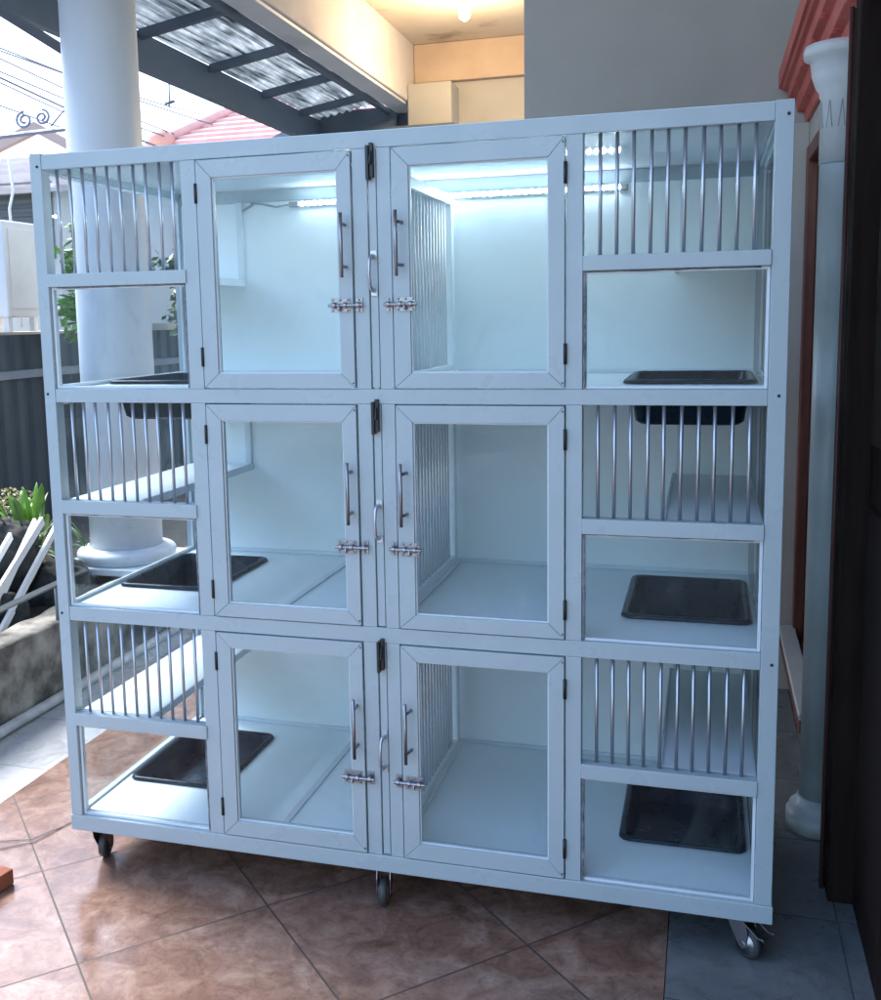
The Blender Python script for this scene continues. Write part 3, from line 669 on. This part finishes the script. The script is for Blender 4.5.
slat('aluminium_strip', (-1.03, 1.00, 0.14), (-1.17, 1.67, 0.50), 0.036, 0.016, WPLAS, 'white aluminium strip nearest the cage post in the planter', 'metal strip', G)
slat('aluminium_strip', (-1.06, 0.70, 0.14), (-1.22, 1.40, 0.50), 0.036, 0.014, WPLAS, 'outermost left white aluminium strip, cut off by the left edge', 'metal strip', G)
bm = bmesh.new(); add_tube(bm, [(-0.862, 0.62, 0.335), (-0.862, 0.9, 0.348), (-0.862, 1.22, 0.356)], 0.013, 4, flat=True)
add_tube(bm, [(-0.862, 1.20, 0.352), (-0.862, 1.20, 0.20)], 0.010, 8)
add_tube(bm, [(-0.862, 0.66, 0.335), (-0.862, 0.66, 0.20)], 0.010, 8)
tag(obj('edge_rail', bm, LOUV), 'thin grey metal rail running above the planter wall', 'rail')

def blade(bm, base, ang, length, width, lift, droop, seed=0):
    n = 9; pts = []; d0 = Vector((math.cos(ang), math.sin(ang), 0)); sd_ = Vector((-d0.y, d0.x, 0)); prev = None
    for k in range(n + 1):
        s = k / n
        c = Vector(base) + d0 * length * (s * math.cos(lift)) + Vector((0, 0, length * (math.sin(lift) * s - droop * s * s)))
        w_ = width * (0.35 + 1.3 * s) * (1 - s) ** 0.6 if s < 1 else 0.0
        w_ = max(w_, 0.0008)
        cur = [bm.verts.new(c - sd_ * w_ + Vector((0, 0, w_ * 0.35))), bm.verts.new(c), bm.verts.new(c + sd_ * w_ + Vector((0, 0, w_ * 0.35)))]
        if prev:
            for j in (0, 1): f = bm.faces.new((prev[j], prev[j + 1], cur[j + 1], cur[j])); f.smooth = True
        prev = cur
def leafplant(name, base, n, length, width, m, label, seed, droop=0.45, up_=(55, 85), cat='plant', group=None):
    rnd = random.Random(seed); bm = bmesh.new()
    for k in range(n):
        blade(bm, (base[0] + rnd.uniform(-.03, .03), base[1] + rnd.uniform(-.03, .03), base[2]), rnd.uniform(0, 6.283), length * rnd.uniform(.6, 1.1), width * rnd.uniform(.7, 1.2), R(rnd.uniform(*up_)), droop * rnd.uniform(.4, 1.4))
    o = obj(name, bm, m); s_ = o.modifiers.new('solid', 'SOLIDIFY'); s_.thickness = 0.0008
    return tag(o, label, cat, group)
leafplant('broad_leaf_plant', (-1.46, 1.86, 0.28), 26, 0.44, 0.032, LEAFG, 'bright green broad leaved plant rising behind the white strips', 3, 0.25, (62, 88))
leafplant('spider_plant', (-1.34, 1.66, 0.30), 40, 0.50, 0.010, LEAFD, 'thin arching spider plant leaves hanging over the strips', 5, 0.75, (40, 75))
leafplant('spider_plant', (-1.22, 2.02, 0.24), 24, 0.42, 0.008, LEAFD, 'arching leaves seen through the cage glass beside the round column', 8, 0.6, (45, 80))
rnd = random.Random(11); bm = bmesh.new()
for k in range(520):
    a = rnd.uniform(0, 6.283); r_ = rnd.random() ** 0.5 * 0.17; h_ = rnd.uniform(0.34, 0.47) - r_ * 0.25
    c = Vector((-1.70 + r_ * math.cos(a) * 0.9, 2.0 + r_ * math.sin(a) * 1.1, 0.14 + h_)); s_ = rnd.uniform(.007, .014)
    u = Vector((rnd.uniform(-1, 1), rnd.uniform(-1, 1), rnd.uniform(-1, 1))).normalized(); v = u.cross(Vector((0.3, 0.5, 0.8))).normalized()
    vs = [bm.verts.new(c + u * s_), bm.verts.new(c + v * s_ * .7), bm.verts.new(c - u * s_), bm.verts.new(c - v * s_ * .7)]; bm.faces.new(vs)
tf = obj('flower_shrub', bm, FLOWR)
tag(tf, 'low shrub with cream yellow flowers behind the dark boulder', 'shrub')
rnd = random.Random(12); bm = bmesh.new()
for k in range(14):
    a = rnd.uniform(0, 6.283); add_tube(bm, [(-1.70, 2.0, 0.141), (-1.70 + 0.08 * math.cos(a), 2.0 + 0.12 * math.sin(a), 0.4), (-1.70 + 0.15 * math.cos(a), 2.0 + 0.16 * math.sin(a), 0.50)], [0.006, 0.004, 0.002], 6)
obj('stem', bm, LEAFD, tf)
def rock(name, c, s, seed, label):
    from mathutils import noise as mn
    bm = bmesh.new(); bmesh.ops.create_icosphere(bm, subdivisions=5, radius=1)
    for v in bm.verts:
        n = mn.noise(v.co * 1.3 + Vector((seed, 0, 0))); n2 = mn.noise(v.co * 4 + Vector((seed, 3, 0)))
        v.co = Vector(c) + Vector((v.co.x * s[0], v.co.y * s[1], v.co.z * s[2])) * (1 + 0.28 * n + 0.12 * n2 + 0.035 * mn.noise(v.co * 13))
    for f in bm.faces: f.smooth = True
    return tag(obj(name, bm, ROCK), label, 'rock')
rock('boulder', (-1.42, 1.52, 0.35), (0.20, 0.23, 0.22), 2, 'large dark boulder in the planter at the left edge')
rock('boulder', (-1.18, 1.18, 0.20), (0.13, 0.16, 0.11), 5, 'low dark rock in front of the large boulder, under the strips')
rock('boulder', (-1.20, 1.72, 0.20), (0.13, 0.18, 0.12), 9, 'dark rock under the strips close to the cage post')

# fence of corrugated sheets
t = thing('metal_fence', 'dark grey metal sheet fence with a pale band behind the garden', 'fence', (-2.6, 4.0, 0.14))
for k in range(9):
    y0 = 1.9 + k * 0.62
    for (za, zb) in ((0.10, 1.07), (1.125, 1.355)):
        bm = bmesh.new(); pr = []
        for j in range(25):
            yy = y0 + 0.605 * j / 24; pr.append((-2.62 + 0.010 * (1 if (j // 3) % 2 else -1) + k % 2 * 0.006, yy))
        A = [bm.verts.new((x, y, za)) for x, y in pr]; B = [bm.verts.new((x, y, zb)) for x, y in pr]
        for j in range(24): bm.faces.new((A[j], A[j + 1], B[j + 1], B[j]))
        o = obj('fence_panel', bm, FENCEM, t); s_ = o.modifiers.new('solid', 'SOLIDIFY'); s_.thickness = 0.003
bm = bmesh.new(); add_box(bm, -2.605, -2.585, 1.9, 7.45, 1.072, 1.124); obj('fence_band', bm, FENCEB, t)
for y in (1.88, 3.75, 5.6, 7.47):
    bm = bmesh.new(); add_box(bm, -2.70, -2.65, y - 0.025, y + 0.025, -0.29, 1.34); obj('fence_post', bm, STEEL, t)

# water tank / cabinet beyond the fence
t = thing('white_cabinet', 'white outdoor metal cabinet on short feet above the fence at the left', 'cabinet', (-2.98, 3.85, 1.36))
bm = bmesh.new(); add_box(bm, -3.22, -2.86, 3.66, 4.02, 1.47, 2.12); b_ = obj('casing', bm, WPLAS, t, 0.012)
bm = bmesh.new(); add_box(bm, -2.859, -2.853, 3.70, 3.98, 1.53, 2.07); obj('front_panel', bm, WPLAS, b_, 0.003)
for x, y in ((-3.18, 3.70), (-2.90, 3.70), (-3.18, 3.98), (-2.90, 3.98)):
    bm = bmesh.new(); add_box(bm, x - 0.02, x + 0.02, y - 0.02, y + 0.02, 1.372, 1.469); obj('foot', bm, WPLAS, t)
t = thing('brick_wall', 'pale low wall seen just above the metal fence', 'wall', (-3.1, 4.6, -0.3))
bm = bmesh.new(); add_box(bm, -3.30, -2.80, 3.3, 8.2, -0.299, 1.37); obj('wall', bm, HOUSEW, t)
bm = bmesh.new(); add_box(bm, -2.797, -2.77, 4.3, 8.2, 1.30, 1.41); obj('coping', bm, HOUSEW, t)

# green branch in front of the white cabinet, shrub near the column
def shrub(name, c, s, n, leaf, m, label, seed, trunk=True):
    rnd = random.Random(seed); root = thing(name, label, 'shrub' if name != 'tree' else 'tree', (c[0], c[1], -0.29))
    cl = [(Vector((rnd.gauss(0, .45), rnd.gauss(0, .45), rnd.gauss(0, .45))), rnd.uniform(.25, .5)) for _ in range(14)]
    bm = bmesh.new()
    for k in range(n):
        o_, r_ = rnd.choice(cl); p = o_ + Vector((rnd.gauss(0, 1), rnd.gauss(0, 1), rnd.gauss(0, 1))) * r_ * 0.5
        p = Vector((c[0] + p.x * s[0], c[1] + p.y * s[1], c[2] + p.z * s[2]))
        u = Vector((rnd.gauss(0, 1), rnd.gauss(0, 1), rnd.gauss(0, .6))).normalized(); v = u.cross(Vector((rnd.random(), rnd.random(), 1))).normalized(); l = leaf * rnd.uniform(.6, 1.3)
        vs = [bm.verts.new(p - u * l), bm.verts.new(p + v * l * .45), bm.verts.new(p + u * l), bm.verts.new(p - v * l * .45)]; bm.faces.new(vs)
    obj('crown', bm, m, root)
    bm = bmesh.new(); add_tube(bm, [(c[0], c[1], -0.29), (c[0] + .04, c[1], (c[2] - .3) / 2), (c[0], c[1] + .03, c[2])], [0.04, 0.03, 0.015], 8)
    for o_, r_ in cl: add_tube(bm, [(c[0], c[1] + .01, c[2] - s[2] * .5), (c[0] + o_.x * s[0], c[1] + o_.y * s[1], c[2] + o_.z * s[2])], [0.012, 0.004], 6)
    obj('trunk', bm, BARGE, root)
shrub('shrub', (-2.35, 3.75, 1.62), (0.16, 0.16, 0.30), 500, 0.05, LEAFG, 'bright green leafy branches hanging by the fence left of the column', 4)
shrub('shrub', (-2.25, 5.3, 1.7), (0.35, 0.4, 0.35), 900, 0.05, LEAFD, 'muted green shrub by the fence right of the column', 6)

# neighbouring buildings
def gable_house(name, x0, x1, y0, y1, zeave, zridge, wall, roof, label, ridge='y', over=0.35, cap=None):
    t = thing(name, label, 'house', ((x0 + x1) / 2, (y0 + y1) / 2, -0.3))
    bm = bmesh.new(); add_box(bm, x0, x1, y0, y1, -0.299, zeave)
    if ridge == 'y': add_prism(bm, [(x0, zeave), (x1, zeave), ((x0 + x1) / 2, zridge - 0.05)], y0 + 0.001, y1 - 0.001, 'y')
    else: add_prism(bm, [(y0, zeave), (y1, zeave), ((y0 + y1) / 2, zridge - 0.05)], x0 + 0.001, x1 - 0.001, 'x')
    obj('wall', bm, wall, t)
    bm = bmesh.new(); nrow = 16
    a0, a1, m_ = (x0, x1, (x0 + x1) / 2) if ridge == 'y' else (y0, y1, (y0 + y1) / 2)
    l0, l1 = ((y0, y1) if ridge == 'y' else (x0, x1)); l0 -= over; l1 += over
    sl_ = (zridge - zeave) / (m_ - a0)
    for sgn in (-1, 1):
        e = m_ + sgn * (m_ - a0 + over)
        for k in range(nrow):
            f0, f1 = k / nrow, (k + 1.12) / nrow
            A = (m_ + (e - m_) * f0, zridge - sl_ * abs(e - m_) * f0 + 0.01); B = (m_ + (e - m_) * f1, zridge - sl_ * abs(e - m_) * f1 + 0.045)
            add_prism(bm, [A, B, (B[0], B[1] - 0.05), (A[0], A[1] - 0.05)], l0, l1, 'y' if ridge == 'y' else 'x')
    rf = obj('roof', bm, roof, t)
    if cap:
        bm = bmesh.new()
        P = [((m_, l, zridge + 0.03) if ridge == 'y' else (l, m_, zridge + 0.03)) for l in (l0, l1)]
        add_tube(bm, P, 0.09, 10); obj('ridge_cap', bm, cap, rf)
    return t
# louvred house
h = gable_house('louvred_house', -7.2, -3.86, 5.75, 11.0, 2.62, 3.35, HOUSEP, TILEP, 'neighbour house with a grey louvred gable and pinkish roof edge at the left', 'x', 0.18)
bm = bmesh.new()
for k in range(9): 
    z = 2.02 + k * 0.072; add_prism(bm, [(5.70, z), (5.742, z + 0.055), (5.746, z + 0.06), (5.705, z + 0.005)], -5.3, -3.90, 'x')
add_box(bm, -5.3, -3.9, 5.735, 5.748, 2.0, 2.68)
obj('louvre', bm, LOUV, h)
bm = bmesh.new(); add_prism(bm, [(-5.6, 2.42), (-3.80, 3.03), (-3.80, 3.12), (-5.6, 2.51)], 5.40, 5.47, 'y'); add_prism(bm, [(-3.80, 3.03), (-3.42, 2.83), (-3.42, 2.92), (-3.80, 3.12)], 5.40, 5.47, 'y'); obj('bargeboard', bm, BARGE, h)
bm = bmesh.new(); add_tube(bm, [(-4.0, 5.3, 2.85), (-3.97, 5.3, 2.55), (-4.02, 5.3, 2.4), (-4.0, 5.3, 1.9), (-3.98, 5.3, 1.4)], 0.012, 6)
tag(obj('hanging_wire', bm, WPLAS), 'thin white wire hanging in front of the louvred gable', 'wire')
bm = bmesh.new(); add_box(bm, -3.6, -1.8, 8.6, 12.0, -0.299, 3.0)
t = thing('cream_house', 'cream rendered neighbour house seen through the cage glass right of the column', 'house', (-2.8, 10, -0.3)); obj('wall', bm, HOUSEW, t)
bm = bmesh.new(); add_prism(bm, [(-3.8, 3.0), (-1.6, 3.0), (-2.7, 3.5)], 8.4, 12.2, 'y'); obj('roof', bm, LOUV, t)
t = thing('red_roof_house', 'house with a pinkish red tiled hip roof visible above the cage top', 'house', (-3.0, 13.0, -0.3))
bm = bmesh.new(); add_box(bm, -5.4, -0.8, 10.75, 15.5, -0.299, 3.74); obj('wall', bm, HOUSEP, t)
E4 = [(-5.65, 10.5), (-0.5, 10.5), (-0.5, 15.8), (-5.65, 15.8)]; bm = bmesh.new(); nr = 20
for k in range(nr):
    f0, f1 = k / nr, (k + 1) / nr
    def ringat(f, dz): return [Vector((a + (-3.05 - a) * f, b + (13.1 - b) * f, 3.74 + 1.75 * f + dz)) for a, b in E4]
    A = [bm.verts.new(v) for v in ringat(f0, 0.03)]; B = [bm.verts.new(v) for v in ringat(f1, -0.01 if k < nr - 1 else 0)]; C_ = [bm.verts.new(v) for v in ringat(f0, -0.02)]
    for j in range(4):
        bm.faces.new((A[j], A[(j + 1) % 4], B[(j + 1) % 4], B[j])); bm.faces.new((C_[j], C_[(j + 1) % 4], A[(j + 1) % 4], A[j]))
rf = obj('roof', bm, TILER, t)
for (a, b) in E4[:2]:
    bm = bmesh.new(); add_tube(bm, [(a, b, 3.78), (-3.05, 13.1, 5.53)], 0.07, 8); obj('hip_cap', bm, TILER, rf)
bm = bmesh.new(); add_lathe(bm, [(0.14, -0.16), (0.19, -0.06), (0.19, 0.04), (0.14, 0.12), (0.03, 0.15)], (-5.50, 10.62, 3.86), 20)
obj('hip_end_cap', bm, TILEO, rf)

gable_house('sky_block_house', -8.5, -4.6, -9.0, 3.6, 3.1, 4.4, HOUSEP, TILEP, 'unseen house added left of the viewer to block low sky light', 'y', 0.2)  # out of view, added to cut the low sky light from the left

# scroll ironwork on a rail
t = thing('scroll_railing', 'wrought iron scroll railing against the white sky at the left', 'railing', (-3.0, 4.33, 2.78))
a_ = Vector((-3.42, 4.20, 2.765)); b_ = Vector((-2.55, 4.46, 2.85)); dv = (b_ - a_)
bm = bmesh.new(); add_tube(bm, [a_, b_], 0.018, 4, flat=True); obj('rail', bm, IRON, t)
ux = dv.normalized(); uz = Vector((0, 0, 1))
def scroll(cu, cz_, r, turns, sgn, tail):
    bm = bmesh.new(); pts = []
    for k in range(40):
        s = k / 39; a = sgn * s * turns * 2 * math.pi + math.pi / 2 * (1 if sgn > 0 else 1); rr = r * (1 - 0.75 * s)
        pts.append(a_ + ux * (cu + rr * math.cos(a)) + uz * (cz_ + rr * math.sin(a)))
    add_tube(bm, pts, 0.010, 6); obj('scroll', bm, IRON, t)
scroll(0.34, 0.095, 0.062, 1.6, 1, 0); scroll(0.47, 0.10, 0.055, 1.5, -1, 0); scroll(0.78, 0.10, 0.06, 1.5, 1, 0)
bm = bmesh.new(); add_tube(bm, [a_ + ux * 0.53 + uz * 0.03, a_ + ux * 0.60 + uz * 0.10, a_ + ux * 0.70 + uz * 0.20], 0.007, 6); obj('scroll', bm, IRON, t)
for s in (0.02, 0.98):
    p = a_ + dv * s; bm = bmesh.new(); add_tube(bm, [p, Vector((p.x, p.y, -0.29))], 0.02, 6); obj('post', bm, IRON, t)

# power cables
G = 'overhead power cables crossing the white sky'
cab = [((-5.613, 7.459, 4.345), (-5.534, 8.53, 4.32)), ((-5.612, 7.448, 4.26), (-5.531, 8.507, 4.147)), ((-5.609, 7.43, 4.123), (-5.529, 8.491, 4.031)),
       ((-5.608, 7.421, 4.059), (-5.527, 8.478, 3.928)), ((-5.607, 7.414, 4.006), (-5.526, 8.47, 3.87)), ((-5.602, 7.382, 3.763), (-5.522, 8.446, 3.685)), ((-5.198, 9.667, 4.20), (-4.979, 10.774, 4.145))]
for k, (p, q) in enumerate(cab):
    p, q = Vector(p), Vector(q); dd = q - p; pts = []
    for j in range(9):
        s = -4 + 8 * j / 8; c = p + dd * s; c.z += 0.012 * (s - 0.5) ** 2 - 0.02; pts.append(c)
    bm = bmesh.new(); add_tube(bm, pts, 0.009 if k not in (3,) else 0.013, 6)
    tag(obj('power_cable', bm, WIREM), ['highest overhead cable at the left edge', 'second overhead cable from the top at the left edge', 'third overhead cable from the top at the left edge', 'thickest overhead cable at the left edge', 'overhead cable just under the thickest one', 'lowest overhead cable just above the iron scrolls', 'single overhead cable right of the column below the canopy'][k], 'cable', G)
bm = bmesh.new(); add_tube(bm, [(-2.860, 6.043, 3.55), (-2.858, 6.03, 3.35), (-2.857, 6.018, 3.28)], 0.008, 6); add_tube(bm, [(-2.90, 6.03, 3.315), (-2.81, 6.03, 3.33)], 0.014, 6)
tag(obj('cable_clamp', bm, WIREM), 'small clamp dangling from a cable right of the column', 'clamp')

# brick and loose cord on the tiles
bm = bmesh.new(); add_box(bm, -0.332, -0.112, -0.20, -0.12, FZ + 0.001, FZ + 0.046)
bmesh.ops.rotate(bm, verts=bm.verts[:], cent=(-0.11, -0.12, 0), matrix=Matrix.Rotation(R(-10), 3, 'Z'))
tag(obj('brick', bm, BRICK, None, 0.004), 'red brick lying on the tiles at the left edge', 'brick')
bm = bmesh.new(); add_tube(bm, [(-0.62, -0.22, FZ + 0.003), (-0.42, -0.06, FZ + 0.003), (-0.286, 0.02, FZ + 0.003), (-0.20, 0.09, FZ + 0.003), (-0.166, 0.221, FZ + 0.003), (-0.06, 0.42, FZ + 0.003)], 0.0013, 6)
add_tube(bm, [(-0.60, -0.02, FZ + 0.003), (-0.36, 0.05, FZ + 0.003), (-0.22, 0.10, FZ + 0.003), (-0.172, 0.20, FZ + 0.003)], 0.0011, 6)
tag(obj('loose_wire', bm, WIREM), 'thin wire trailing over the tiles to the left castor', 'wire')

# bulb
t = thing('light_bulb', 'glowing yellow bulb hanging from the porch ceiling', 'light bulb', (-0.10, 5.55, 3.858))
bm = bmesh.new(); add_lathe(bm, [(0.05, -0.0), (0.055, -0.02), (0.03, -0.05), (0.022, -0.10)], (-0.10, 5.55, 3.857), 20); obj('lamp_holder', bm, CREAM, t)
bm = bmesh.new(); add_lathe(bm, [(0.020, -0.10), (0.038, -0.135), (0.047, -0.175), (0.038, -0.215), (0.010, -0.236)], (-0.10, 5.55, 3.857), 20); obj('bulb', bm, BULB, t)
pl = bpy.data.lights.new('bulb_light', 'POINT'); pl.energy = 17; pl.color = (1.0, 0.72, 0.42); pl.shadow_soft_size = 0.05
po = bpy.data.objects.new('bulb_light', pl); COL.objects.link(po); po.parent = t; po.location = (0, 0, -0.30)
